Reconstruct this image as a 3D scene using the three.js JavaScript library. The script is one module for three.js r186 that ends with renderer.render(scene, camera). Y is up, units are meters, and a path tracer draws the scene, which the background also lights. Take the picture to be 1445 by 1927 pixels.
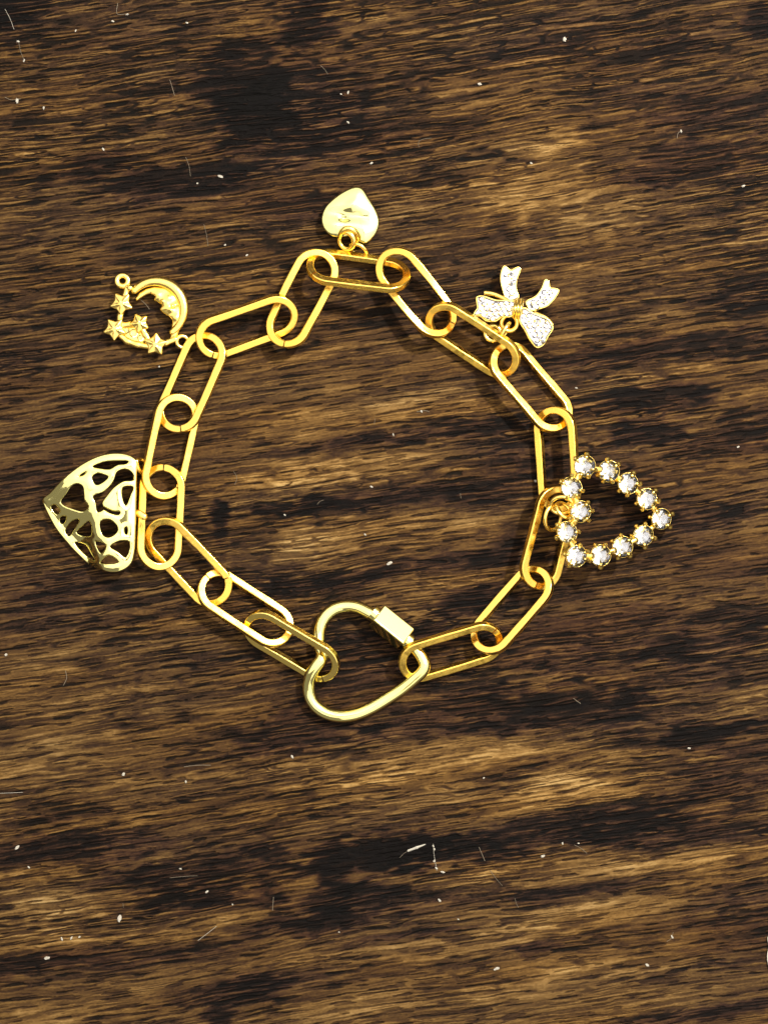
import * as THREE from 'three';
import { mergeGeometries } from 'three/addons/utils/BufferGeometryUtils.js';
import { RoundedBoxGeometry } from 'three/addons/geometries/RoundedBoxGeometry.js';
import { RectAreaLightUniformsLib } from 'three/addons/lights/RectAreaLightUniformsLib.js';

// ------------------------------------------------------------------ camera, light, exposure
// One unit of the plan below ("u") is 0.1 mm; plan x runs right, plan y runs towards the photographer, h is height over the wood.
const U = 1e-4, CX = 722.5, CY = 963.5, FOV = 42;
const EYE = CY / Math.tan(FOV * Math.PI / 360);           // camera height in u
const scene = new THREE.Scene();
const camera = new THREE.PerspectiveCamera(FOV, 767 / 1024, 0.01, 20);
camera.up.set(0, 0, -1);
camera.position.set(0, EYE * U, 0);
camera.lookAt(0, 0, 0);
scene.background = new THREE.Color().setRGB(0.26, 0.235, 0.195);   // dim room round the lamp
const renderer = new THREE.WebGLRenderer({ antialias: true });
renderer.toneMapping = THREE.LinearToneMapping;
renderer.toneMappingExposure = 1.0;
renderer.shadowMap.enabled = true;
RectAreaLightUniformsLib.init();

// Added lamp, enlarged to brighten the gold: four soft panels, the open middle shaped to mirror dark, the pair at the upper right turned up brighter.
const LAMP_Y = 1.0;
const lampMats = [];
const lamp = new THREE.Group();
lamp.name = 'added_panel_lamp';
lamp.position.set(0, LAMP_Y, 0);
lamp.userData = { label: 'added soft panel lamp over the wood, out of the frame', category: 'lamp' };
scene.add(lamp);
for (const [x0, x1, z0, z1, power] of [[-2.4, 0.07, -2.4, -0.07, 1.12], [0.07, 2.4, -2.4, 0.07, 1.2], [-0.07, 2.4, 0.07, 1.9, 0.98], [-2.4, -0.07, -0.07, 0.6, 1.02]]) {
  const w = x1 - x0 - 0.006, d = z1 - z0 - 0.006, x = (x0 + x1) / 2, z = (z0 + z1) / 2;
  const housing = new THREE.Mesh(new THREE.BoxGeometry(w, 0.02, d), new THREE.MeshStandardMaterial({ color: 0x222222, roughness: 0.7 }));
  housing.name = 'panel_housing'; housing.position.set(x, 0.014, z); lamp.add(housing);
  const m = new THREE.MeshStandardMaterial({ color: 0xffffff, emissive: 0xfff2dc, emissiveIntensity: 0.12 });
  const face = new THREE.Mesh(new THREE.BoxGeometry(w - 0.01, 0.004, d - 0.01), m);
  face.name = 'light_diffuser'; face.position.set(x, 0.0015, z); lamp.add(face);
  const light = new THREE.RectAreaLight(new THREE.Color().setRGB(1.0, 0.955, 0.86), power, w - 0.01, d - 0.01);
  light.position.set(x, LAMP_Y - 0.003, z); light.lookAt(x, 0, z); light.name = 'added_panel_light';
  scene.add(light);
}
// Bare bulb added off to the upper right for sharper shadows to the lower left and the pinpoint sparkle in the stones.
{
  const p = new THREE.Vector3(0.30, 0.50, -0.30);
  const bulb = new THREE.Mesh(new THREE.SphereGeometry(0.022, 24, 16), new THREE.MeshStandardMaterial({ color: 0xffffff, emissive: 0xffe2b8, emissiveIntensity: 6 }));
  bulb.name = 'added_bulb'; bulb.position.copy(p);
  bulb.userData = { label: 'added small bare bulb shining from the upper right, out of the frame', category: 'bulb' };
  scene.add(bulb);
  const l = new THREE.PointLight(new THREE.Color().setRGB(1, 0.92, 0.8), 2.6, 0, 2);
  l.position.copy(p); l.castShadow = true; l.shadow.radius = 1; l.name = 'added_bulb_light';
  scene.add(l);
}

// ------------------------------------------------------------------ helpers
function rng(seed) { let a = seed >>> 0; return () => { a = (a + 0x6D2B79F5) >>> 0; let t = Math.imul(a ^ (a >>> 15), 1 | a); t = (t + Math.imul(t ^ (t >>> 7), 61 | t)) ^ t; return ((t ^ (t >>> 14)) >>> 0) / 4294967296; }; }
const lerp = (a, b, t) => a + (b - a) * t, clamp = (x, a = 0, b = 1) => Math.min(b, Math.max(a, x));
const smooth = (a, b, x) => { const t = clamp((x - a) / (b - a)); return t * t * (3 - 2 * t); };
// plan point at height h -> metres
function P(x, y, h = 0) { const k = 1 - h / EYE; return new THREE.Vector3((x - CX) * k * U, h * U, (y - CY) * k * U); }
const taken = {};
function numbered(n) { const k = taken[n] = (taken[n] ?? -1) + 1; return k ? `${n}_${String(k).padStart(3, '0')}` : n; }
const origin = new Map();
function thing(name, label, category, x, y, group) {
  const g = new THREE.Group(); g.name = numbered(name); g.position.copy(P(x, y, 0));
  g.userData = { label, category }; if (group) g.userData.group = group;
  scene.add(g); origin.set(g, g.position.clone()); return g;
}
function part(name, geo, mat, parent, label) {
  const o = origin.get(parent) ?? new THREE.Vector3();
  const m = new THREE.Mesh(geo.clone().translate(-o.x, -o.y, -o.z), mat);
  m.name = name; m.castShadow = m.receiveShadow = true; if (label) m.userData.label = label;
  parent.add(m); origin.set(m, o); return m;
}
function make(pos, nor, idx) {
  const g = new THREE.BufferGeometry();
  g.setAttribute('position', new THREE.Float32BufferAttribute(pos, 3));
  if (nor) g.setAttribute('normal', new THREE.Float32BufferAttribute(nor, 3));
  g.setIndex(idx); if (!nor) g.computeVertexNormals(); return g;
}
// surface of a signed distance field f(x, y, h) in u (naive surface nets)
function surface(f, lo, hi, cell) {
  const n = [0, 1, 2].map(i => Math.ceil((hi[i] - lo[i]) / cell) + 1), [nx, ny, nz] = n;
  const v = new Float32Array(nx * ny * nz), at = (i, j, k) => (i * ny + j) * nz + k;
  for (let i = 0; i < nx; i++) for (let j = 0; j < ny; j++) for (let k = 0; k < nz; k++) v[at(i, j, k)] = f(lo[0] + i * cell, lo[1] + j * cell, lo[2] + k * cell);
  const id = new Int32Array(nx * ny * nz).fill(-1), pos = [], nor = [], idx = [];
  const C = [[0,0,0],[1,0,0],[0,1,0],[1,1,0],[0,0,1],[1,0,1],[0,1,1],[1,1,1]], E = [[0,1],[2,3],[4,5],[6,7],[0,2],[1,3],[4,6],[5,7],[0,4],[1,5],[2,6],[3,7]];
  const grad = (x, y, h, e) => { const g = [f(x+e,y,h)-f(x-e,y,h), f(x,y+e,h)-f(x,y-e,h), f(x,y,h+e)-f(x,y,h-e)], l = Math.hypot(...g) || 1; return [g[0]/l, g[1]/l, g[2]/l, l/(2*e)]; };
  let count = 0;
  for (let i = 0; i < nx - 1; i++) for (let j = 0; j < ny - 1; j++) for (let k = 0; k < nz - 1; k++) {
    const c = C.map(o => v[at(i + o[0], j + o[1], k + o[2])]); let s = 0; for (const q of c) s += q < 0;
    if (s === 0 || s === 8) continue;
    let p = [0, 0, 0], m = 0;
    for (const [a, b] of E) if ((c[a] < 0) !== (c[b] < 0)) { const t = c[a] / (c[a] - c[b]); for (let q = 0; q < 3; q++) p[q] += C[a][q] + (C[b][q] - C[a][q]) * t; m++; }
    let x = lo[0] + (i + p[0] / m) * cell, y = lo[1] + (j + p[1] / m) * cell, h = lo[2] + (k + p[2] / m) * cell;
    let g = grad(x, y, h, cell * 0.35);
    const st = clamp(f(x, y, h) / Math.max(g[3], 0.3), -cell * 0.5, cell * 0.5); x -= g[0] * st; y -= g[1] * st; h -= g[2] * st;
    g = grad(x, y, h, cell * 0.35);
    const w = P(x, y, h); pos.push(w.x, w.y, w.z); nor.push(g[0], g[2], g[1]); id[at(i, j, k)] = count++;
  }
  const quad = (a, b, c, d, flip) => { if (a < 0 || b < 0 || c < 0 || d < 0) return; if (flip) idx.push(a, c, b, a, d, c); else idx.push(a, b, c, a, c, d); };
  for (let i = 1; i < nx - 1; i++) for (let j = 1; j < ny - 1; j++) for (let k = 1; k < nz - 1; k++) {
    const s = v[at(i, j, k)] < 0;
    if (s !== v[at(i + 1, j, k)] < 0) quad(id[at(i, j-1, k-1)], id[at(i, j, k-1)], id[at(i, j, k)], id[at(i, j-1, k)], s);
    if (s !== v[at(i, j + 1, k)] < 0) quad(id[at(i-1, j, k-1)], id[at(i, j, k-1)], id[at(i, j, k)], id[at(i-1, j, k)], !s);
    if (s !== v[at(i, j, k + 1)] < 0) quad(id[at(i-1, j-1, k)], id[at(i, j-1, k)], id[at(i, j, k)], id[at(i-1, j, k)], s);
  }
  return make(pos, nor, idx);
}
function sdPoly(p, x, y) {
  let d = Infinity, s = 1;
  for (let i = 0, j = p.length - 1; i < p.length; j = i++) {
    const ax = p[i][0], ay = p[i][1], bx = p[j][0], by = p[j][1], ex = bx - ax, ey = by - ay, wx = x - ax, wy = y - ay;
    const t = clamp((wx * ex + wy * ey) / (ex * ex + ey * ey)), qx = wx - ex * t, qy = wy - ey * t; d = Math.min(d, qx * qx + qy * qy);
    const c1 = y >= ay, c2 = y < by, c3 = ex * wy > ey * wx; if ((c1 && c2 && c3) || (!c1 && !c2 && !c3)) s = -s;
  }
  return s * Math.sqrt(d);
}
// closed smooth outline through points
function spline(pts, n = 6) { const c = new THREE.CatmullRomCurve3(pts.map(p => new THREE.Vector3(p[0], p[1], 0)), true, 'centripetal'); return c.getPoints(pts.length * n).slice(0, -1).map(v => [v.x, v.y]); }
const smin = (a, b, k) => { const h = Math.max(k - Math.abs(a - b), 0) / k; return Math.min(a, b) - h * h * k * 0.25; };
const plate = (d2, dz, r) => Math.hypot(Math.max(d2 + r, 0), Math.max(dz + r, 0)) + Math.min(Math.max(d2 + r, dz + r), 0) - r;
function capsule(x, y, h, a, b, ra, rb) { const ex = b[0]-a[0], ey = b[1]-a[1], ez = b[2]-a[2], wx = x-a[0], wy = y-a[1], wz = h-a[2], t = clamp((wx*ex+wy*ey+wz*ez) / (ex*ex+ey*ey+ez*ez)); return Math.hypot(wx-ex*t, wy-ey*t, wz-ez*t) - lerp(ra, rb, t); }
function memo2(f) { let lx = NaN, ly = NaN, lv = 0; return (x, y) => (x === lx && y === ly) ? lv : (lx = x, ly = y, lv = f(x, y)); }
// round wire through plan points [x, y, h]
function wire(pts, r, closed = false, seg = 160, tension = 'centripetal') {
  return new THREE.TubeGeometry(new THREE.CatmullRomCurve3(pts.map(p => P(...p)), closed, tension), seg, r * U, 14, closed);
}
// ring of round wire: centre, radius, wire radius, axis in (x, y, h); squash makes it oval along its first axis
function ring(x, y, h, R, r, axis = [0, 0, 1], oval = 1, ovalTurn = 0) {
  const n = new THREE.Vector3(axis[0], axis[2], axis[1]).normalize();
  const g = new THREE.TorusGeometry(R * U, r * U, 12, 48);
  if (oval !== 1) { g.rotateZ(-ovalTurn).scale(oval, 1, 1).rotateZ(ovalTurn); g.computeVertexNormals(); }
  g.applyQuaternion(new THREE.Quaternion().setFromUnitVectors(new THREE.Vector3(0, 0, 1), n));
  const c = P(x, y, h); return g.translate(c.x, c.y, c.z);
}
// periodic gradient-free value noise with smooth interpolation
function noiseGrid(nx, ny, seed) {
  const r = rng(seed), t = new Float32Array(nx * ny); for (let i = 0; i < t.length; i++) t[i] = r() * 2 - 1;
  return (u, v) => {
    u -= Math.floor(u); v -= Math.floor(v); const x = u * nx, y = v * ny; let i = x | 0, j = y | 0; const fx = x - i, fy = y - j;
    if (i >= nx) i = 0; if (j >= ny) j = 0; const i2 = i + 1 === nx ? 0 : i + 1, j2 = (j + 1 === ny ? 0 : j + 1) * nx, j1 = j * nx;
    const sx = fx * fx * (3 - 2 * fx), sy = fy * fy * (3 - 2 * fy);
    const a = t[j1 + i], b = t[j1 + i2], c = t[j2 + i], d = t[j2 + i2];
    return a + (b - a) * sx + (c - a + (a - b + d - c) * sx) * sy;
  };
}
function dataTexture(data, w, h, srgb) {
  const t = new THREE.DataTexture(data, w, h, THREE.RGBAFormat); t.wrapS = t.wrapT = THREE.RepeatWrapping; t.magFilter = THREE.LinearFilter; t.minFilter = THREE.LinearMipmapLinearFilter; t.generateMipmaps = true;
  if (srgb) t.colorSpace = THREE.SRGBColorSpace; t.needsUpdate = true; return t;
}
const toS = c => Math.round(255 * clamp(c <= 0.0031308 ? 12.92 * c : 1.055 * Math.pow(c, 1 / 2.4) - 0.055));

// ------------------------------------------------------------------ the wood
// Grain space: X along the grain, Y across it; the grain climbs to the right by SHEAR.
const TW = 2048, TH = 2304, X0 = -300, Y0 = -60, SHEAR = 0.14, TS = 2048;
// stains and worn patches of the board: [plan x, plan y, half length, half width, tone]
const PATCH = [
  [20,20,70,40,-.5],[450,140,80,60,-.42],[575,45,45,45,-.5],[490,215,70,55,-.5],[180,310,60,22,-.3],[340,350,120,35,-.3],[560,160,70,60,-.3],[560,400,80,30,-.2],[1430,35,35,26,-.55],[1290,310,150,45,-.32],[1340,215,120,40,-.25],
  [1050,60,120,40,-.1],[1220,130,120,60,-.12],[700,260,180,40,-.12],[560,230,140,70,-.22],[1000,250,120,45,.22],[1010,330,130,60,.28],[1120,410,140,45,.26],[850,370,110,30,.2],[880,200,150,20,.1],[1420,430,60,30,.2],[1280,470,120,25,.15],
  [100,150,130,60,.08],[250,230,110,40,.12],[60,300,90,25,.1],[60,390,120,40,.08],[300,130,80,30,.08],[150,440,140,26,.05],
  [1080,540,150,35,.18],[1300,560,160,40,.12],[1150,610,150,25,.12],[1400,560,90,35,-.25],[1240,655,160,18,-.3],[1030,700,60,25,-.15],[1400,650,90,30,-.18],[1235,705,110,14,.2],
  [1160,760,90,20,-.22],[1240,752,85,26,-.3],[1320,745,25,12,-.4],[1210,815,75,28,-.55],[1400,790,80,40,-.26],[1330,840,120,20,-.16],[1300,900,160,25,.12],[1140,900,90,20,-.15],[1180,960,90,40,-.12],[1290,980,140,30,-.2],[1380,1060,120,40,-.12],[1250,1090,120,24,.05],
  [620,790,150,30,.2],[820,770,120,40,.2],[900,725,80,20,-.1],[800,815,220,16,-.3],[930,840,110,50,-.3],[720,870,200,30,.3],[560,890,120,30,.24],[850,885,60,14,.2],[700,940,240,15,-.34],[940,920,90,30,-.26],[555,955,90,12,-.5],[416,985,15,44,-.62],[410,955,20,14,-.5],
  [760,1000,200,26,.28],[540,1030,120,30,.18],[900,985,80,20,.12],[740,1072,200,16,-.32],[600,1100,120,18,-.22],[960,1040,80,30,-.26],[890,1130,60,26,-.55],[800,1110,60,18,.1],[700,1250,130,80,-.26],[500,1080,90,15,-.2],[880,1090,110,14,.16],
  [60,880,100,50,-.15],[40,1010,60,20,.14],[120,1110,140,40,-.18],[60,1200,120,40,-.05],[200,1210,160,30,.05],[350,1240,130,30,-.1],[1120,1200,220,50,-.22],[1350,1190,120,50,-.16],[1300,1270,150,30,-.1],[1000,1280,160,24,-.08],
  [560,1385,130,45,-.34],[430,1400,90,30,-.1],[860,1345,160,40,-.28],[1060,1340,150,48,-.42],[1340,1420,170,60,-.22],[1340,1380,120,13,-.5],[1250,1340,140,40,-.12],[1390,1325,80,18,.16],
  [120,1340,160,40,.1],[330,1350,150,30,.02],[60,1410,90,28,.24],[260,1475,90,16,.28],[130,1440,160,25,.12],[420,1440,120,30,.08],[560,1450,120,30,.2],[780,1425,140,30,.24],[760,1490,180,40,.22],[640,1520,160,22,.05],[1020,1400,110,26,.34],[1130,1450,160,34,.36],[1060,1500,160,26,.26],[1350,1500,120,30,-.14],
  [180,1520,200,20,-.1],[60,1550,120,20,-.2],[200,1600,120,40,-.22],[330,1660,210,40,-.4],[60,1595,100,30,-.3],[420,1690,110,25,-.3],[70,1660,90,36,.32],[170,1700,120,30,.36],[330,1755,160,26,.28],[60,1760,90,26,.24],[480,1640,130,20,.05],[440,1560,160,20,.02],
  [690,1610,130,40,-.66],[770,1600,100,30,-.5],[850,1600,120,26,-.38],[640,1690,110,24,-.42],[600,1735,120,22,-.5],[700,1660,90,20,-.1],[900,1650,90,26,.16],[850,1700,130,18,-.12],[1060,1565,190,36,-.38],[1270,1570,170,36,-.3],[1100,1540,200,18,-.1],
  [1100,1630,180,26,.3],[1300,1620,150,26,.22],[1150,1665,180,12,-.28],[1060,1690,90,14,-.3],[1130,1715,180,26,.34],[1380,1690,100,26,-.22],[1000,1785,60,11,-.55],[1380,1760,90,40,-.28],[1250,1800,200,30,.2],[900,1770,160,26,.22],[700,1790,150,20,.18],[780,1760,190,10,-.3],
  [120,1805,200,18,-.36],[330,1800,150,16,-.2],[250,1840,180,26,.1],[420,1870,110,26,-.3],[410,1908,34,18,-.6],[150,1900,160,20,.26],[560,1860,140,30,-.18],[700,1880,150,30,.14],[1000,1860,180,24,.24],[1340,1905,150,14,-.5],[1150,1895,180,20,.1],[1200,1840,180,10,-.3],[550,1790,100,20,.1],
];
function buildWood() {
  const col = new Uint8Array(TS * TS * 4), bmp = new Uint8Array(TS * TS * 4);
  // low map of placed patches, on a coarse grid in grain space
  const GX = 512, GY = 1152, low = new Float32Array(GX * GY);
  const edge = noiseGrid(40, 110, 5), edge2 = noiseGrid(110, 420, 6);
  for (const [px, py, rx, ry, t] of PATCH) {
    const cx = px - X0, cy = py + SHEAR * px - Y0, mx = rx * 1.7, my = ry * 2.0;
    for (let j = Math.floor((cy - my) / TH * GY); j <= (cy + my) / TH * GY; j++) for (let i = Math.floor((cx - mx) / TW * GX); i <= (cx + mx) / TW * GX; i++) {
      const x = (i + .5) / GX * TW, y = (j + .5) / GY * TH, u = x / TW, v = y / TH;
      const e = edge(u, v) * .35 + edge2(u, v) * .35;
      const d = Math.hypot((x - cx) / rx, (y - cy) / ry) + e;
      const w = 1 - smooth(0.6, 1.4, d); if (w > 0) low[((j % GY + GY) % GY) * GX + (i % GX + GX) % GX] += t * w;
    }
  }
  const lowAt = (u, v) => { const x = u * GX - .5, y = v * GY - .5, i = Math.floor(x), j = Math.floor(y), fx = x - i, fy = y - j, g = (a, b) => low[((b % GY + GY) % GY) * GX + (a % GX + GX) % GX]; return lerp(lerp(g(i, j), g(i + 1, j), fx), lerp(g(i, j + 1), g(i + 1, j + 1), fx), fy); };
  const N = (sx, sy, s) => noiseGrid(Math.round(TW / sx), Math.round(TH / sy), s);
  const w1 = N(520, 380, 11), w2 = N(150, 80, 12), w3 = N(52, 20, 13), w4 = N(18, 8, 14);
  const t1 = N(640, 74, 21), t2 = N(260, 34, 22), t3 = N(110, 15, 23);
  const r0 = N(230, 8, 30), r1 = N(150, 4.2, 31), r2 = N(84, 3.1, 32), r3 = N(40, 2.5, 33), r4 = N(12, 2.3, 34), z1 = N(300, 120, 35), hue = N(200, 40, 36);
  const l1 = N(150, 7.6, 51), l2 = N(84, 6.2, 52), l3 = N(44, 5, 53), m1 = N(60, 11, 54), m2 = N(34, 8, 55), p1 = N(52, 3.4, 41), p2 = N(28, 2.9, 42), p3 = N(170, 70, 43), f1 = N(4, 2.3, 44), b1 = N(70, 5.0, 45), b2 = N(16, 6, 46);
  const RAMP = [[-.1, .0026, .0022, .0019], [.12, .0062, .0040, .0026], [.3, .0220, .0112, .0061], [.5, .050, .0262, .0094], [.68, .094, .0515, .0160], [.85, .155, .090, .031], [1.1, .27, .175, .068]];
  const out = [0, 0, 0];
  const ramp = t => { let k = 0; while (k < RAMP.length - 2 && t > RAMP[k + 1][0]) k++; const a = RAMP[k], b = RAMP[k + 1], s = clamp((t - a[0]) / (b[0] - a[0])); for (let q = 0; q < 3; q++) out[q] = lerp(a[q + 1], b[q + 1], s); return out; };
  for (let j = 0; j < TS; j++) for (let i = 0; i < TS; i++) {
    const u = (i + .5) / TS, v0 = (j + .5) / TS;
    const py = v0 * TH + Y0 - SHEAR * (u * TW + X0);
    const v = v0 + (w1(u, v0) * 12 + w2(u, v0) * 4 + w3(u, v0) * 1.5 + w4(u, v0) * .7) / TH;
    const strong = clamp(.40 - .12 * smooth(1250, 1450, py) + .5 * z1(u, v0) + .34 * (1 - smooth(250, 900, py)) * smooth(-200, 0, py));      // how deeply the board is brushed here
    const px = u * TW + X0, ke = Math.hypot((px - 1240) / 92, (py + SHEAR * .5 * (px - 1240) - 757) / 33) + w4(u, v0) * .06, knot = -.17 * Math.exp(-(((ke - 1) / .17) ** 2)) - .07 * (1 - smooth(.8, 1, ke)) + .06 * Math.exp(-(((ke - .55) / .2) ** 2));   // a flattened knot
    const L = knot + lowAt(u, v0 + (w3(u, v0) * 3 + w4(u, v0) * 2) / TH);
    const calm = smooth(1250, 1450, py);
    const T = .49 + .02 * calm - .035 * (1 - smooth(500, 900, py)) * smooth(-200, 0, py) + t1(u, v) * .06 + t2(u, v) * .065 + t3(u, v) * .055 + L * .74;
    let r = r0(u, v) * .3 + r1(u, v) * .6 + r2(u, v) * .9 + r3(u, v) * .62 + r4(u, v) * .25;                  // ridges and furrows
    const broken = clamp(.5 + b2(u, v) * .35 + b1(u, v) * .5);                                                  // ridges break up along their length
    // fine drawn-out furrows, each with a rubbed lip below whose highlight is painted paler
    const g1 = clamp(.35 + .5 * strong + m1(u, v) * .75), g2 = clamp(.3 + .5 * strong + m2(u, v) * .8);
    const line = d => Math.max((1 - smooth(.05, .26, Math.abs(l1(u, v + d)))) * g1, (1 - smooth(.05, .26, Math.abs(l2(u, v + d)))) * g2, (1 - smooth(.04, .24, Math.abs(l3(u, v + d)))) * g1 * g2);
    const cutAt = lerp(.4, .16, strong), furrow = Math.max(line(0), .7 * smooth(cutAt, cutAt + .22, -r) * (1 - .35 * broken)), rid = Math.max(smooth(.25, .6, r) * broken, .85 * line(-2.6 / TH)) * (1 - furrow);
    const pore = smooth(.34, .46, p1(u, v) * .75 + p2(u, v) * .5 + p3(u, v) * .2 - (strong - .5) * .1);
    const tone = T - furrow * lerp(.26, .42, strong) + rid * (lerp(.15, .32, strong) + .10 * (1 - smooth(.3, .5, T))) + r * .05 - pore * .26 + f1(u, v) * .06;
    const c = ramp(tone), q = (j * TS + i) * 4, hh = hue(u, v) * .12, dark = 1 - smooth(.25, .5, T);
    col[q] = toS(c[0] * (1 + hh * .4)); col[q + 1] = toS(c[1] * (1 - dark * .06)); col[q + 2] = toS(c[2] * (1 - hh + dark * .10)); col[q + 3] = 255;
    const H = clamp(.62 + rid * lerp(.1, .24, strong) - furrow * lerp(.22, .42, strong) - pore * .34 + r * .05 + f1(u, v) * .05);
    bmp[q] = bmp[q + 1] = bmp[q + 2] = Math.round(255 * H); bmp[q + 3] = 255;
  }
  return [dataTexture(col, TS, TS, true), dataTexture(bmp, TS, TS, false)];
}
{
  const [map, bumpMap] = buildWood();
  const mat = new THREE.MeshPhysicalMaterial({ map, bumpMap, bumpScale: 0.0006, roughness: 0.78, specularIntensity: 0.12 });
  const S = 0.36, T = 0.025, pos = [], uv = [], idx = [], n = 24;
  for (let j = 0; j <= n; j++) for (let i = 0; i <= n; i++) {
    const x = -S + 2 * S * i / n, z = -S + 2 * S * j / n; pos.push(x, 0, z);
    const px = x / U + CX, py = z / U + CY; uv.push((px - X0) / TW, (py + SHEAR * px - Y0) / TH);
  }
  for (let j = 0; j < n; j++) for (let i = 0; i < n; i++) { const a = j * (n + 1) + i, b = a + 1, c = a + n + 1, d = c + 1; idx.push(a, c, b, b, c, d); }
  const ringV = [[-S, -S], [S, -S], [S, S], [-S, S]];
  for (let k = 0; k < 4; k++) { const [ax, az] = ringV[k], [bx, bz] = ringV[(k + 1) % 4], q = pos.length / 3; pos.push(ax, 0, az, bx, 0, bz, bx, -T, bz, ax, -T, az); const l = 2 * S / U / TW, t = T / U / TH; uv.push(0, 0, l, 0, l, t, 0, t); idx.push(q, q + 1, q + 2, q, q + 2, q + 3); }
  { const q = pos.length / 3; for (const [x, z] of ringV) { pos.push(x, -T, z); uv.push(x * 5, z * 5); } idx.push(q, q + 1, q + 2, q, q + 2, q + 3); }
  const g = make(pos, null, idx); g.setAttribute('uv', new THREE.Float32BufferAttribute(uv, 2));
  const top = new THREE.Mesh(g, mat); top.name = 'wooden_table_top'; top.receiveShadow = true; top.castShadow = true;
  top.userData = { kind: 'structure', label: 'dark brown brushed wooden table top with streaky open grain', category: 'table top' };
  scene.add(top);
}

// ------------------------------------------------------------------ metals and stones
const metal = (r, g, b, rough, o = {}) => new THREE.MeshPhysicalMaterial({ color: new THREE.Color().setRGB(r, g, b), metalness: 1, roughness: rough, ...o });
const M = {
  link: [metal(1.0, .67, .135, .28), metal(1.0, .685, .15, .24), metal(1.0, .655, .12, .31)],
  bright: metal(1.0, .77, .22, .13),
  pale: metal(.94, .87, .36, .09),
  charm: metal(1.0, .755, .22, .24),
  heart: metal(.80, .765, .34, .11),
  foil: metal(.46, .475, .54, .14),
  pave: metal(.80, .80, .86, .06),
  crystal: new THREE.MeshPhysicalMaterial({ color: 0xffffff, metalness: 0, roughness: 0.0, transmission: 1, thickness: 0.001, ior: 1.62, specularIntensity: 1 }),
};

// ------------------------------------------------------------------ the chain
{ // rubbed plating: fine scratches along the wire, dull patches and little dents
  const n = 512, ro = new Uint8Array(n * n * 4), bu = new Uint8Array(n * n * 4), a = noiseGrid(9, 14, 71), b = noiseGrid(30, 40, 72), c = noiseGrid(40, 256, 73), d = noiseGrid(120, 120, 74);
  for (let j = 0; j < n; j++) for (let i = 0; i < n; i++) {
    const u = (i + .5) / n, v = (j + .5) / n, q = (j * n + i) * 4, A = a(u, v), B = b(u, v), C = c(u, v), D = d(u, v);
    const r = clamp(.62 + A * .28 + B * .16 + C * .14), h = clamp(.5 + A * .3 + B * .22 + C * .1 + D * .06);
    ro[q] = ro[q + 1] = ro[q + 2] = 255 * r; bu[q] = bu[q + 1] = bu[q + 2] = 255 * h; ro[q + 3] = bu[q + 3] = 255;
  }
  const rt = dataTexture(ro, n, n, false), bt = dataTexture(bu, n, n, false);
  for (const m of [...M.link, M.bright]) { m.roughness *= 1.5; m.roughnessMap = rt; m.bumpMap = bt; m.bumpScale = 0.000018; }
}
const WIRE = 14.2, HALF = 36;
const chain = thing('chain_bracelet', 'gold paperclip chain bracelet of long flat links laid in a ring', 'bracelet', 690, 850);
// [arc centre A, arc centre B, height at A, at B, roll at A, at B (degrees, inner bar up), where the wire ends meet, finish]
const LINKS = [
  [500,1186, 598,1245, 33,33, 38,38, 'B', .8, 3],
  [414,1113, 510,1177, 22.5,23.5, -20,-20, 'A', .25, 0],
  [315,1014, 395,1100, 22,18, 20,13, 'B', -1.2, 0],
  [306,916, 300,1030, 19,26, 7,-12.6, 'A', .05, 1],
  [308,897, 333,783, 20,20, -16.7,-14.6, 'A', 1.1, 0],
  [338,772, 385,667, 21,21, 16,16, 'A', .55, 1],
  [411,633, 518,595, 25,25.5, -20,-24, 'A', .95, 0],
  [543,613, 594,510, 31,27, 16,-2, 'A', .3, 2],
  [619,503, 730,517.5, 37,44.5, 43,46, 'A', .75, 1],
  [749,507, 818,594, 36,31, -13,21, 'B', .5, 0],
  [842,608, 937,671, 29,29, -30,-30, 'A', 1.2, 2],
  [962,685, 1035,772, 25,25, 25,25, 'A', -.35, 0],
  [1044,808, 1053,922, 28,28.5, -27,-27, 'B', -.3, 2],
  [1046,957, 1018,1067, 28.5,28.5, 28,28, 'B', -.1, 0],
  [1000,1106, 927,1191, 28,28, -28,-28, 'B', -.9, 1],
  [792,1244, 905,1209, 30,30, 31,31, 'B', -.55, 0],
];
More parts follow.
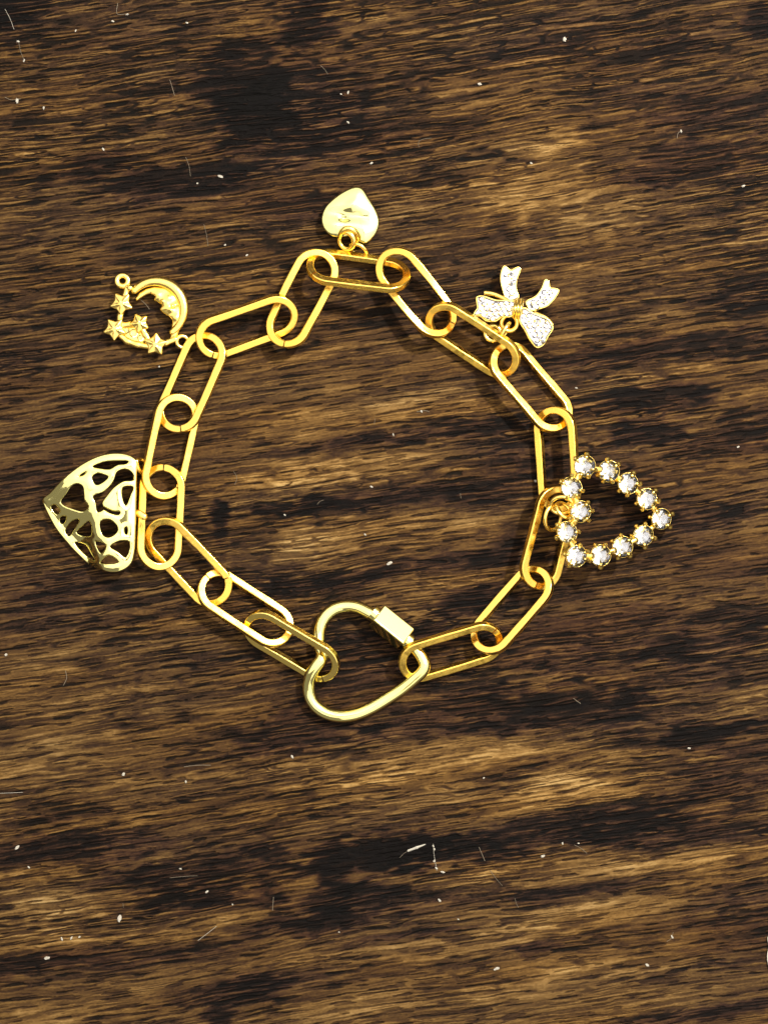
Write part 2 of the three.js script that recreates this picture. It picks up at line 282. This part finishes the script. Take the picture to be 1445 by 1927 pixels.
function linkGeometry([ax, ay, bx, by, hA, hB, rA, rB, end, gapTurn], seed) {
  const D = Math.hypot(bx - ax, by - ay), dx = (bx - ax) / D, dy = (by - ay) / D;
  let nx = -dy, ny = dx; const inner = (690 - (ax + bx) / 2) * nx + (850 - (ay + by) / 2) * ny > 0; if (!inner) { nx = -nx; ny = -ny; }
  const rand = rng(seed), ph = [rand() * 6, rand() * 6, rand() * 6];
  const peri = 2 * D + 2 * Math.PI * HALF;
  const walk = s => {                                    // local x, y and outward normal
    s = ((s % peri) + peri) % peri;
    if (s < D) return [s, HALF, 0, 1];
    if (s < D + Math.PI * HALF) { const a = (s - D) / HALF; return [D + HALF * Math.sin(a), HALF * Math.cos(a), Math.sin(a), Math.cos(a)]; }
    if (s < 2 * D + Math.PI * HALF) return [D - (s - D - Math.PI * HALF), -HALF, 0, -1];
    const a = (s - 2 * D - Math.PI * HALF) / HALF; return [-HALF * Math.sin(a), -HALF * Math.cos(a), -Math.sin(a), -Math.cos(a)];
  };
  // rounded square section
  const sec = [], c = 2.6, w = WIRE / 2 - c;
  for (let q = 0; q < 4; q++) for (let k = 0; k <= 4; k++) { const a = (q + k / 4) * Math.PI / 2, sx = [1, -1, -1, 1][q], sy = [1, 1, -1, -1][q]; sec.push([sx * w + c * Math.cos(a), sy * w + c * Math.sin(a), Math.cos(a), Math.sin(a)]); }
  const gap = 2.2, mid = end === 'B' ? D + HALF * (Math.PI / 2 + gapTurn) : 2 * D + Math.PI * HALF + HALF * (Math.PI / 2 + gapTurn);
  const stops = [], n = 150;
  for (let k = 0; k <= n; k++) stops.push(mid + gap / 2 + (peri - gap) * k / n);
  const pos = [], nor = [], uv = [], idx = [], m = sec.length, uo = rand() * 9;
  const map = (x, y, b) => { const t = x / D, r = lerp(rA, rB, t) * Math.PI / 180, h = lerp(hA, hB, t), cr = Math.cos(r), sr = Math.sin(r), lat = y * cr - b * sr; return [ax + dx * x + nx * lat, ay + dy * x + ny * lat, h + y * sr + b * cr]; };
  const dir = (x, ox, oy, ob) => { const r = lerp(rA, rB, x / D) * Math.PI / 180, cr = Math.cos(r), sr = Math.sin(r), lat = oy * cr - ob * sr; return [dx * ox + nx * lat, oy * sr + ob * cr, dy * ox + ny * lat]; };
  stops.forEach((s, k) => {
    const [x, y, ox, oy] = walk(s), fat = 1 + .025 * Math.sin(s / 21 + ph[0]) + .02 * Math.sin(s / 9 + ph[1]), off = .5 * Math.sin(s / 33 + ph[2]);
    const nearEnd = Math.min(k, n - k), sq = nearEnd === 0 ? .86 : 1;
    for (const [a, b, na, nb] of sec) {
      const aa = (a * fat * sq + off), p = map(x + ox * aa, y + oy * aa, b * fat * sq), v = P(...p); pos.push(v.x, v.y, v.z);
      nor.push(...dir(x, ox * na, oy * na, nb)); uv.push(uo + s / 200, sec.indexOf(sec.find(q => q[0] === a && q[1] === b)) / m * .28 + uo);
    }
  });
  const flip = inner;
  for (let k = 0; k < n; k++) for (let i = 0; i < m; i++) { const a = k * m + i, b = k * m + (i + 1) % m, c2 = a + m, d = b + m; if (flip) idx.push(a, c2, b, b, c2, d); else idx.push(a, b, c2, b, d, c2); }
  for (const k of [0, n]) {                              // cut ends of the wire
    const q = pos.length / 3; let cx = 0, cy = 0, cz = 0;
    for (let i = 0; i < m; i++) { const o = (k * m + i) * 3; cx += pos[o] / m; cy += pos[o + 1] / m; cz += pos[o + 2] / m; }
    const [, , ox, oy] = walk(stops[k]); const [x] = walk(stops[k]); const tang = dir(x, k === 0 ? -oy : oy, k === 0 ? ox : -ox, 0);
    pos.push(cx, cy, cz); nor.push(...tang); uv.push(0, 0);
    for (let i = 0; i < m; i++) { const o = (k * m + i) * 3; pos.push(pos[o], pos[o + 1], pos[o + 2]); nor.push(...tang); uv.push(0, 0); }
    for (let i = 0; i < m; i++) { const a = q + 1 + i, b = q + 1 + (i + 1) % m; if ((k === 0) !== flip) idx.push(q, b, a); else idx.push(q, a, b); }
  }
  const g = make(pos, nor, idx); g.setAttribute('uv', new THREE.Float32BufferAttribute(uv, 2)); return g;
}
LINKS.forEach((l, i) => part('link', linkGeometry(l, 100 + i), l[10] === 3 ? M.bright : M.link[l[10]], chain));

// ------------------------------------------------------------------ the heart clasp
{
  const t = thing('heart_clasp', 'shiny pale gold heart carabiner clasp with square screw lock joining the chain ends', 'clasp', 690, 1245);
  const z = ([x, y, h]) => [540 + x / 4.516, 1100 + y / 4.516, h];
  const pts = [[735,262,26],[690,236,24],[600,194,18],[500,184,14],[405,208,13],[325,275,13],[282,370,13],[272,455,15],[282,530,20],[300,590,26],[292,635,30],[250,690,30],[212,750,26],[188,830,18],[188,910,14],[212,985,13],[265,1050,13],[350,1098,13],[460,1117,13],[580,1102,13],[700,1055,13],[840,975,13],[970,890,17],[1080,800,24],[1150,730,29],[1168,680,30],[1145,620,27],[1100,560,25],[1045,500,26],[1010,470,26]].map(z);
  part('heart_frame', wire(pts, 12.3, false, 320), M.pale, t);
  const A = [708, 1158], B = [764, 1203], d = new THREE.Vector2(B[0] - A[0], B[1] - A[1]), len = d.length();
  const put = (g, along) => {                         // x of g runs along the lock
    g.rotateX(-28 * Math.PI / 180).rotateY(-Math.atan2(d.y, d.x)); const c = P(lerp(A[0], B[0], along), lerp(A[1], B[1], along), 27.5); return g.translate(c.x, c.y, c.z);
  };
  const lock = part('screw_lock', put(new RoundedBoxGeometry(len * U, 39 * U, 39 * U, 4, 3.2 * U), .5), M.pale, t);
  for (const a of [-.07, 1.07]) part('lock_collar', put(new THREE.CylinderGeometry(15.5 * U, 15.5 * U, 10 * U, 28).rotateZ(Math.PI / 2), a), M.pale, lock);
}

// ------------------------------------------------------------------ filigree heart charm
{
  const t = thing('filigree_heart_charm', 'large domed gold heart charm cut through with scrolls and a small heart', 'charm', 175, 965);
  const z = p => p.map(([x, y]) => [60 + x / 4.516, 820 + y / 4.516]);
  const outline = spline(z([[92,540],[150,488],[230,402],[330,312],[450,228],[580,168],[700,147],[800,156],[868,186],[897,222],[893,330],[890,450],[888,600],[884,800],[872,1000],[848,1082],[800,1130],[720,1160],[620,1150],[500,1100],[385,1000],[295,900],[215,800],[152,690],[110,600]]), 4);
  const holes = [
    [[250,570],[300,490],[340,430],[388,408],[432,430],[442,490],[445,545],[478,605],[440,640],[350,622]],
    [[520,262],[600,226],[700,214],[822,218],[800,238],[730,246],[665,282],[590,278]],
    [[518,345],[560,318],[615,332],[650,348],[600,398],[550,416],[524,385]],
    [[722,312],[772,285],[822,292],[862,330],[868,374],[780,386],[700,440],[640,510],[600,570],[612,622],[562,648],[545,570],[525,512],[600,482],[662,430],[702,370]],
    [[778,437],[862,437],[842,500],[800,592],[770,505]],
    [[604,604],[690,640],[752,646],[740,670],[690,664],[620,630]],
    [[586,728],[660,713],[716,755],[732,800],[690,850],[640,862],[600,835]],
    [[383,822],[430,770],[490,728],[502,845],[440,852]],
    [[288,802],[350,722],[404,714],[350,810],[318,852]],
    [[165,600],[198,588],[240,640],[214,668]], [[250,690],[292,688],[270,748],[244,736]],
    [[368,908],[452,930],[500,1000],[536,1062],[470,1022]], [[545,898],[632,932],[590,1002]], [[668,942],[750,893],[832,905],[800,1032],[730,982]],
    [[583,1082],[655,1018],[738,1076]], [[398,344],[470,300],[440,334]], [[792,778],[812,778],[812,836],[795,832]],
  ].map(h => spline(z(h), 3));
  const boxes = holes.map(h => { const xs = h.map(p => p[0]), ys = h.map(p => p[1]); return [Math.min(...xs) - 9, Math.max(...xs) + 9, Math.min(...ys) - 9, Math.max(...ys) + 9]; });
  const outer = memo2((x, y) => sdPoly(outline, x, y));
  const cut = memo2((x, y) => { let d = outer(x, y); holes.forEach((h, k) => { const b = boxes[k]; if (x > b[0] && x < b[1] && y > b[2] && y < b[3]) d = Math.max(d, -sdPoly(h, x, y)); }); return d; });
  const dome = memo2((x, y) => { const e = Math.max(0, -outer(x, y)), s = (128 - x) * .7 + (y - 898) * .7, soft = 6 * Math.log1p(Math.exp(Math.min(20, (s - 4) / 6))); return Math.max(8, 38 + 8 * (1 - Math.exp(-e / 30)) - .5 * soft * (1 - smooth(150, 205, x))); });
  // scrolls are rounded: each strip is thicker along its middle
  const f = (x, y, h) => { const d = cut(x, y); if (d > 8) return d; const e = clamp(-d / 9), hc = dome(x, y) + 1.0 * e; return plate(d, Math.abs(h - hc) - 4.2, 2.4); };
  part('filigree_front', surface(f, [72, 844, 10], [266, 1084, 58], 2.0), M.pale, t);
  // rim band that closes the heart behind
  const rim = (x, y, h) => { const o = outer(x, y); if (o > 10) return o; const band = Math.abs(o + 3.2) - 3.4; const top = dome(x, y) - 2; return plate(band, Math.abs(h - top / 2 - .5) - top / 2, 2); };
  part('rim', surface(rim, [72, 844, -2], [268, 1086, 48], 2.4), M.charm, t);
  part('bail', wire([[258,868,30],[264,864,20],[272,868,12],[276,880,10],[270,890,14],[262,884,26]], 3.6, true, 60), M.charm, t);
  part('hinge_knob', surface((x, y, h) => capsule(x, y, h, [262, 966, 26], [270, 972, 26], 8, 9), [246, 950, 10], [286, 990, 42], 2.2), M.charm, t);
}

// ------------------------------------------------------------------ moon and stars charm
{
  const t = thing('moon_and_stars_charm', 'gold crescent moon charm with a face and four little stars', 'charm', 285, 590);
  const z = ([x, y]) => [180 + x / 4.817, 480 + y / 4.817];
  const c = z([545, 490]);
  const arc = []; for (let k = 0; k <= 24; k++) { const a = lerp(-2.42, .93, k / 24); arc.push([c[0] + 53 * Math.cos(a), c[1] + 53 * Math.sin(a), 17 + 2 * Math.sin(k / 24 * Math.PI)]); }
  const rimF = (x, y, h) => { const a = Math.atan2(y - c[1], x - c[0]), q = (a + 2.42) / 3.35; let d = Infinity; for (let k = 0; k < 24; k++) { const w = s => 4 + 6.2 * Math.pow(Math.sin(Math.PI * clamp(.1 + .8 * s)), .8); const e = capsule(x, y, h, arc[k], arc[k + 1], w(k / 24), w((k + 1) / 24)); if (e < d) d = e; } return d; };
  part('crescent_rim', surface(rimF, [235, 508, 4], [362, 652, 34], 2.0), M.charm, t);
  const face = [[254,562],[262,551],[274,543],[290,538],[312,540],[332,552],[345,572],[348,592],[343,614],[332,636],[320,638],[322,620],[324,604],[316,595],[305,588],[300,582],[304,575],[296,569],[289,565],[291,558],[284,553],[276,555],[266,561],[258,567]];
  const bumps = [[296,556,7,3.5],[312,572,9,4],[322,583,5,3.5],[306,566,4,3],[330,598,8,4],[318,560,6,3],[334,572,5,-4],[326,576,4,-3.5]];
  const fo = memo2((x, y) => sdPoly(face, x, y));
  const faceF = (x, y, h) => { const d = fo(x, y); let hc = 13 + 5 * (1 - Math.exp(Math.min(0, d) / 7)); for (const [bx, by, s, a] of bumps) hc += a * Math.exp(-((x - bx) ** 2 + (y - by) ** 2) / (s * s)); return plate(d, Math.abs(h - hc) - 4.5, 3); };
  part('moon_face', surface(faceF, [246, 528, 2], [356, 646, 36], 1.7), M.charm, t);
  const star = (sx, sy, R, turn, h0) => {
    const pts = []; for (let k = 0; k < 10; k++) { const a = turn + k * Math.PI / 5, r = k % 2 ? R * .6 : R; pts.push([sx + r * Math.cos(a), sy + r * Math.sin(a)]); }
    return (x, y, h) => { const d = sdPoly(pts, x, y) - 2.6, e = clamp(-d / (R * .55)), a = Math.atan2(y - sy, x - sx) - turn, crease = Math.cos(a * 5) * .8 * clamp(Math.hypot(x - sx, y - sy) / R * 2); return plate(d, Math.abs(h - h0) - (4 + 5 * e + crease * e), 2.4) * .8; };
  };
  for (const [x, y, R, turn] of [[229, 571, 20, 2.9], [216, 619, 20, .35], [263, 608, 17, -2.0], [293, 648, 20, -1.5]]) part('star', surface(star(x, y, R, turn, 18), [x - 25, y - 25, 4], [x + 25, y + 25, 34], 1.7), M.charm, t);
  const tubes = [[[240,540,16],[236,556,15]], [[236,556,15],[231,578,14]], [[231,578,14],[226,596,14]], [[226,596,14],[225,616,14]], [[222,627,12],[240,642,12]], [[240,642,12],[258,648,12]], [[258,648,12],[280,652,12]], [[228,612,14],[246,610,14]], [[246,610,14],[262,610,15]], [[266,614,15],[274,630,14]], [[274,630,14],[282,642,14]], [[296,646,14],[312,645,14]], [[312,645,14],[330,638,14]]];
  part('branch', surface((x, y, h) => { let d = Infinity; for (const [a, b] of tubes) d = smin(d, capsule(x, y, h, a, b, 6, 6), 4); return Math.min(d, capsule(x, y, h, [244, 541, 17], [244.5, 541.5, 18], 6.5, 6.5)); }, [212, 528, 4], [342, 662, 28], 1.9), M.charm, t);
  part('stone_tray', surface((x, y, h) => plate(sdPoly([[226,618],[262,614],[276,640],[262,648],[240,640]], x, y), Math.abs(h - 10) - 3, 2), [216, 606, 4], [286, 656, 16], 2.2), M.charm, t);
  for (const [x, y, r] of [[237, 621, 7], [252, 627, 8], [265, 636, 6]]) part('crystal', brilliant(x, y, 15, r, 3), M.crystal, t);
  part('bail', ring(231.5, 528.8, 14, 10.2, 5.4, [.1, -.1, 1]), M.charm, t);
  part('jump_ring', ring(344, 643, 12, 10.5, 3.8, [.25, .1, 1]), M.charm, t);
}

// round brilliant, flat facets: centre, girdle height, radius, seed
function brilliant(x, y, h, r, seed, tilt = [0, 0]) {
  const n = 8, rand = rng(seed), turn = rand() * 6.28, V = (rad, a, hh) => new THREE.Vector3(rad * r * Math.cos(a) * U, hh * r * U, rad * r * Math.sin(a) * U), T = [];
  const top = [], star = [], gird = [], low = [];
  for (let k = 0; k < n; k++) { const a = turn + k * 2 * Math.PI / n; top.push(V(.52, a, .36)); star.push(V(.78, a + Math.PI / n, .2)); }
  for (let k = 0; k < 2 * n; k++) { const a = turn + k * Math.PI / n; gird.push(V(1, a, .04)); low.push(V(1, a, -.04)); }
  const cul = new THREE.Vector3(0, -.72 * r * U, 0), tab = new THREE.Vector3(0, .36 * r * U, 0);
  for (let k = 0; k < n; k++) {
    const k1 = (k + 1) % n, g0 = gird[2 * k], gm = gird[2 * k + 1], g1 = gird[(2 * k + 2) % (2 * n)];
    T.push([tab, top[k1], top[k]], [top[k], top[k1], star[k]], [top[k], star[k], g0], [star[k], top[k1], g1], [star[k], gm, g0], [star[k], g1, gm]);
    T.push([cul, low[2 * k], low[2 * k + 1]], [cul, low[2 * k + 1], low[(2 * k + 2) % (2 * n)]]);
  }
  for (let k = 0; k < 2 * n; k++) { const q = (k + 1) % (2 * n); T.push([gird[k], gird[q], low[k]], [gird[q], low[q], low[k]]); }
  const pos = []; for (const tr of T) for (const p of tr) pos.push(p.x, p.y, p.z);
  const g = new THREE.BufferGeometry(); g.setAttribute('position', new THREE.Float32BufferAttribute(pos, 3));
  g.rotateX(tilt[1]).rotateZ(-tilt[0]); g.computeVertexNormals();
  const c = P(x, y, h); return g.translate(c.x, c.y, c.z);
}

// ------------------------------------------------------------------ small puffed heart charm
{
  const t = thing('puffed_heart_charm', 'small plain shiny pale gold puffed heart charm with a dented face', 'charm', 659, 420);
  const z = p => p.map(([x, y]) => [460 + x / 3.6125, 320 + y / 3.6125]);
  const outline = spline(z([[750,112],[795,120],[850,198],[900,285],[917,360],[890,440],[822,500],[770,480],[715,452],[655,456],[590,448],[540,400],[522,330],[550,250],[620,180],[690,135]]), 5);
  const o = memo2((x, y) => sdPoly(outline, x, y));
  const dents = [[656,405,48,12,-6.5,.10],[648,412,9,4.5,-4.5,.05],[662,384,14,8,1.8,-.6],[692,420,14,10,-1.5,.3],[627,424,12,8,1.2,0]];
  const f = (x, y, h) => { const d = o(x, y); let top = 9 * (1 - Math.exp(Math.min(0, d) / 16)) + 5; for (const [a, b, l, w, k, turn] of dents) { const c = Math.cos(turn), s = Math.sin(turn), u = (x - a) * c + (y - b) * s, v = -(x - a) * s + (y - b) * c; top += k * Math.exp(-u * u / (l * l) - v * v / (w * w)); } const tilt = 16 + (440 - y) * .02; return plate(d, Math.max(h - tilt - top, tilt - h - 6), 3); };
  part('heart_body', surface(f, [596, 342, 4], [722, 466, 42], 1.8), M.heart, t);
  part('bail', wire([[640,446,20],[644,436,34],[654,430,40],[666,434,38],[674,446,26],[672,454,16]], 5.4, false, 50), M.charm, t);
  part('jump_ring', ring(652, 453, 25, 15.5, 4.4, [-.55, .5, .75], 1.1, 1.2), M.charm, t);
  part('jump_ring', ring(674, 470, 14, 15, 3.4, [-.4, .85, .45], 1.1, 0), M.charm, t);
}

// ------------------------------------------------------------------ bow charm
{
  const t = thing('crystal_bow_charm', 'small gold ribbon bow charm paved with clear crystals', 'charm', 965, 580);
  const z = p => p.map(([x, y]) => [780 + x / 4.516, 460 + y / 4.516]);
  const lobes = [
    ['ribbon_tail', [[762,184],[790,205],[822,222],[850,205],[882,194],[896,214],[866,300],[862,380],[880,452],[838,472],[790,470],[745,370],[733,260]], 26, 2],
    ['ribbon_tail', [[1112,299],[1138,320],[1148,368],[1190,376],[1222,388],[1214,418],[1130,518],[1060,545],[1000,562],[945,492],[1030,440],[1082,370]], 26, 2],
    ['ribbon_loop', [[530,448],[575,440],[690,475],[780,478],[862,492],[872,560],[812,612],[742,612],[690,650],[602,646],[560,610],[505,602],[512,575],[535,540],[528,490]], 34, 7],
    ['ribbon_loop', [[888,560],[932,540],[1002,582],[1080,612],[1136,642],[1172,712],[1132,780],[1092,852],[1040,874],[988,822],[938,732],[896,660]], 34, 7],
  ];
  const beads = [];
  lobes.forEach(([name, pts, h0, puff], k) => {
    const outline = spline(z(pts), 3), o = memo2((x, y) => sdPoly(outline, x, y)), xs = outline.map(p => p[0]), ys = outline.map(p => p[1]);
    const f = (x, y, h) => { const d = o(x, y), hc = h0 + puff * (1 - Math.exp(Math.min(0, d) / 9)); return plate(d, Math.abs(h - hc) - 5, 2); };
    const body = part(name, surface(f, [Math.min(...xs) - 6, Math.min(...ys) - 6, h0 - 12], [Math.max(...xs) + 6, Math.max(...ys) + 6, h0 + puff + 12], 2.0), M.pave, t);
    part('edge_trim', wire(outline.map(([x, y]) => [x, y, h0 + 3]), 1.6, true, 120), M.charm, body);
    const rand = rng(70 + k); let row = 0;
    for (let y = Math.min(...ys) + 6; y < Math.max(...ys); y += 9.2, row++) for (let x = Math.min(...xs) + 4 + (row % 2) * 5.2; x < Math.max(...xs); x += 10.4) {
      const jx = x + (rand() - .5) * 1.6, jy = y + (rand() - .5) * 1.6, d = o(jx, jy); if (d > -4.2) continue;
      const r = Math.min(5.4, -d + .9), hh = h0 + puff * (1 - Math.exp(d / 9)) + 5.6;
      part('crystal', brilliant(jx, jy, hh, r, 400 + k * 60 + row * 9 + (x | 0), [(rand() - .5) * .5, (rand() - .5) * .5]), M.pave, body);
      const c = P(jx + 5.2, jy, hh + 1); beads.push(new THREE.IcosahedronGeometry(1.7 * U, 1).translate(c.x, c.y, c.z));
    }
    if (name === 'ribbon_loop') {
      const edge = k === 2 ? [[592,412,20],[660,420,22],[730,446,26],[790,480,32]] : [[1010,585,32],[1070,605,26],[1130,640,22],[1166,682,18]];
      part('loop_back', wire(edge.map(([x, y, h]) => [780 + x / 4.516, 460 + y / 4.516, h]), 4.6, false, 30), M.charm, body);
    }
  });
  const pb = part('prong_beads', mergeGeometries(beads), M.charm, t); pb.userData.kind = 'stuff';
  for (const [a, b] of [[[852,478],[842,615]], [[880,468],[862,622]], [[912,470],[880,625]]]) part('knot_wrap', wire([[780 + a[0] / 4.516, 460 + a[1] / 4.516, 36], [780 + (a[0] + b[0]) / 9.032 + 1, 460 + (a[1] + b[1]) / 9.032, 49], [780 + b[0] / 4.516, 460 + b[1] / 4.516, 36]], 3.6, false, 30), M.charm, t);
  part('bail', ring(958, 608, 30, 14.5, 4.4, [0, .25, 1]), M.charm, t);
  part('jump_ring', ring(950, 624, 34, 18, 3.4, [.86, .5, .15]), M.charm, t);
  part('jump_ring', ring(927, 627, 7, 14.5, 4, [0, 0, 1]), M.charm, t);
}

// ------------------------------------------------------------------ crystal heart charm
{
  const t = thing('crystal_heart_charm', 'open heart charm outlined by twelve round clear crystals in gold claws', 'charm', 1150, 960);
  const S = [[1100,877],[1145,886.5],[1181.5,910],[1217,939],[1244,976.5],[1210,1008],[1171,1029],[1130,1045.5],[1084.5,1046.5],[1067,1001.5],[1092.5,963],[1075,917.5]];
  const H = S.map(([x, y]) => 26 + 56 * clamp((1235 - x) / 150)), R = 20, rand = rng(9);
  S.forEach(([x, y], k) => {
    const h = H[k], [qx, qy] = S[(k + 1) % 12], q = H[(k + 1) % 12], tilt = [.18 + (rand() - .5) * .3, (rand() - .5) * .3];
    const prof = [[.35, -1.0], [.62, -.98], [.9, -.55], [1.0, -.05], [1.02, .0], [.96, .0], [.86, -.5], [.5, -.8], [0, -.84]].map(([a, b]) => new THREE.Vector2(a * R * U, b * R * U));
    const c = P(x, y, h), cup = part('setting', new THREE.LatheGeometry(prof, 28).rotateX(tilt[1]).rotateZ(-tilt[0]).translate(c.x, c.y, c.z), M.charm, t);
    const bowl = [[.94, .02], [.84, -.4], [.45, -.72], [0, -.8]].map(([a, b]) => new THREE.Vector2(a * R * U, b * R * U));
    part('foil_back', new THREE.LatheGeometry(bowl, 28).rotateX(tilt[1]).rotateZ(-tilt[0]).translate(c.x, c.y, c.z), M.foil, cup);
    part('crystal', brilliant(x, y, h + 2, R * .93, 30 + k, tilt), M.crystal, t);
    const out = Math.atan2(y - 962, x - 1140), turn = out + .25 + (rand() - .5) * .6;
    for (const da of [-.55, .55, 2.3, -2.3, Math.PI]) {
      const a = turn + da + (rand() - .5) * .2, far = Math.abs(da) < 1 ? 1.35 : 1.1, P3 = (s, hh) => [x + s * R * Math.cos(a), y + s * R * Math.sin(a), h + hh];
      const a0 = P3(.98, -8), a1 = P3(1.1, 2), a2 = P3(.86, 8.5);
      part('prong', surface((X, Y, Z) => smin(capsule(X, Y, Z, a0, a1, 3.4 * far, 3.6 * far), capsule(X, Y, Z, a1, a2, 3.6 * far, 2.5 * far), 2), [Math.min(a0[0], a1[0], a2[0]) - 6, Math.min(a0[1], a1[1], a2[1]) - 6, h - 14], [Math.max(a0[0], a1[0], a2[0]) + 6, Math.max(a0[1], a1[1], a2[1]) + 6, h + 14], 1.9), M.charm, cup);
    }
    const dx = qx - x, dy = qy - y, D = Math.hypot(dx, dy), e = R * .8 / D;
    part('connector', surface((X, Y, Z) => capsule(X, Y, Z, [x + dx * e, y + dy * e, lerp(h, q, e) - 5], [qx - dx * e, qy - dy * e, lerp(q, h, e) - 5], 6, 6), [Math.min(x, qx) - 3, Math.min(y, qy) - 9, Math.min(h, q) - 14], [Math.max(x, qx) + 9, Math.max(y, qy) + 9, Math.max(h, q) + 8], 2.2), M.charm, t);
  });
  part('jump_ring', ring(1056, 951, 72, 18, 3.6, [-.15, .5, .8], 1.1, .4), M.charm, t);
  part('jump_ring', ring(1040, 975, 58, 20, 3.4, [.62, .2, .75], 1.15, 1.3), M.charm, t);
  part('jump_ring', ring(1060, 960, 70, 16, 3.6, [.5, -.5, .6]), M.charm, t);
}

// ------------------------------------------------------------------ lint on the wood
{
  const white = new THREE.MeshStandardMaterial({ color: new THREE.Color().setRGB(.31, .29, .25), roughness: .9 });
  const pale = new THREE.MeshStandardMaterial({ color: new THREE.Color().setRGB(.13, .105, .075), roughness: .9 });
  const crumbs = [[213,40,3.2],[240,27,2.6],[352,43,2.6],[143,58,2.2],[35,78,2.6],[46,114,3],[33,190,5],[83,203,3],[195,281,3],[415,332,4],[372,345,2.4],[424,461,3],[465,480,2.5],[655,174,2.8],[642,177,2.2],[655,230,3],[902,158,4.2],[699,307,3.2],[1062,74,6],[1398,350,3.4],[999,307,2.6],[1281,247,3],
    [793,774,3],[740,818,2.2],[699,916,3],[536,969,2.2],[733,1060,5],[687,1006,2.6],[1084,730,2.4],[1388,841,3],[1007,905,4],[233,1457,5],[350,1471,3],[33,1595,4.5],[55,1632,2.6],[390,1678,3.2],[225,1729,6.5],[117,1767,3],[135,1765,2.8],[150,1763,3],[89,1803,5],[438,1702,2.2],[340,1635,2.4],
    [815,1592,2.4],[817,1598,3],[817,1620,3],[821,1634,2.8],[833,1641,3],[827,1694.6,4],[934,1823,4.5],[862,1730,2.2],[550,1424,3.4],[910,1464,2.8],[638,1754,2],[1296,1408,3.2],[1058,1587,3],[1021,1611,4],[1217,1816,4.2],[1088,1587,2],[1264,1763,3],[12,1232,4],[300,690,2.4],[690,1330,2]];
  crumbs.forEach(([x, y, r], k) => {
    const rand = rng(900 + k), g = new THREE.IcosahedronGeometry(1, 2), p = g.attributes.position, a = rand() * 3.14, st = 1 + rand() * .8;
    const bumpy = new Map();
    for (let i = 0; i < p.count; i++) { const key = [p.getX(i), p.getY(i), p.getZ(i)].map(q => q.toFixed(3)).join(); if (!bumpy.has(key)) bumpy.set(key, .7 + rand() * .6); const s = bumpy.get(key); p.setXYZ(i, p.getX(i) * s, p.getY(i) * s, p.getZ(i) * s); }
    g.scale(r * .66 * st * U, r * .34 * U, r * .52 * U).rotateY(a); g.computeVertexNormals(); const c = P(x, y, r * .4); g.translate(c.x, c.y, c.z);
    const m = new THREE.Mesh(g, white); m.name = numbered('lint_crumb'); m.castShadow = m.receiveShadow = true;
    m.userData = { label: 'tiny white crumb of lint lying on the dark wood', category: 'lint', group: 'white lint crumbs scattered over the wood' }; scene.add(m);
  });
  const fibres = [[[222,6],[221,26],[236,27]],[[10,17],[20,36],[27,55]],[[36,80],[40,98],[46,113]],[[320,150],[325,166],[329,180]],[[350,296],[356,312],[359,332]],[[384,422],[389,442],[392,463]],[[10,183],[22,188],[40,186]],[[789,264],[787,271],[788,277]],[[788,265],[800,261],[812,260]],[[1273,260],[1275,251],[1281,246]],[[603,123],[612,132],[617,140]],
    [[706,788],[704,798]],[[784,775],[800,773],[808,775]],[[597,949],[603,943],[609,941]],[[866,928],[867,938]],[[347,1443],[372,1440],[397,1440]],[[0,1493],[22,1492],[44,1491]],[[373,1770],[390,1757],[408,1743]],[[515,1688],[514,1700],[513,1714]],[[752,1614],[760,1606],[768,1601]],[[815,1588],[817,1612],[822,1638]],[[901,1594],[906,1606],[912,1620]],[[922,1638],[932,1652],[945,1667]],[[968,1690],[972,1702],[975,1708]],[[1078,1314],[1085,1319],[1092,1324]],[[1080,1590],[1092,1596],[1104,1606]],[[232,1700],[233,1708]],[[120,1290],[126,1276],[124,1262]],[[440,886],[446,900],[442,912]],[[1254,1772],[1262,1766],[1266,1754]],[[260,560],[274,572],[282,582]],[[320,1652],[350,1649],[372,1648]]];
  fibres.forEach((pts, k) => {
    const p = pts.map(([x, y]) => [x, y, 1.2]);
    const m = new THREE.Mesh(wire(p, k % 3 === 0 ? 0.5 : 0.34, false, 24), [1, 16, 20, 17].includes(k) ? white : pale); m.name = numbered('lint_fibre'); m.castShadow = m.receiveShadow = true;
    m.userData = { label: 'thin pale thread of lint lying on the dark wood', category: 'lint', group: 'pale lint threads scattered over the wood' }; scene.add(m);
  });
  const tuft = new THREE.Mesh(surface((x, y, h) => smin(capsule(x, y, h, [768, 1601, 3], [784, 1595, 4], 2.2, 2.4), capsule(x, y, h, [784, 1595, 4], [800, 1589, 3], 2.4, 1), 2), [760, 1582, -1], [806, 1608, 9], 1.2), white);
  tuft.name = 'lint_tuft'; tuft.userData = { label: 'largest white tuft of lint, on the black stain below the clasp', category: 'lint' }; scene.add(tuft);
  const scrap = spline([[1443,1764],[1449,1758],[1500,1760],[1520,1800],[1500,1832],[1450,1830],[1445,1818],[1442,1800],[1445,1780]], 3);
  const so = memo2((x, y) => sdPoly(scrap, x, y));
  const sm = new THREE.Mesh(surface((x, y, h) => plate(so(x, y), Math.abs(h - 2.5) - 2, 1), [1432, 1746, -2], [1528, 1840, 9], 1.6), white);
  sm.name = 'paper_scrap'; sm.userData = { label: 'white scrap of paper cut off by the edge of the view', category: 'paper' }; scene.add(sm);
}
scene.traverse(o => { if (o.isMesh) { o.castShadow = true; o.receiveShadow = true; } });
renderer.render(scene, camera);
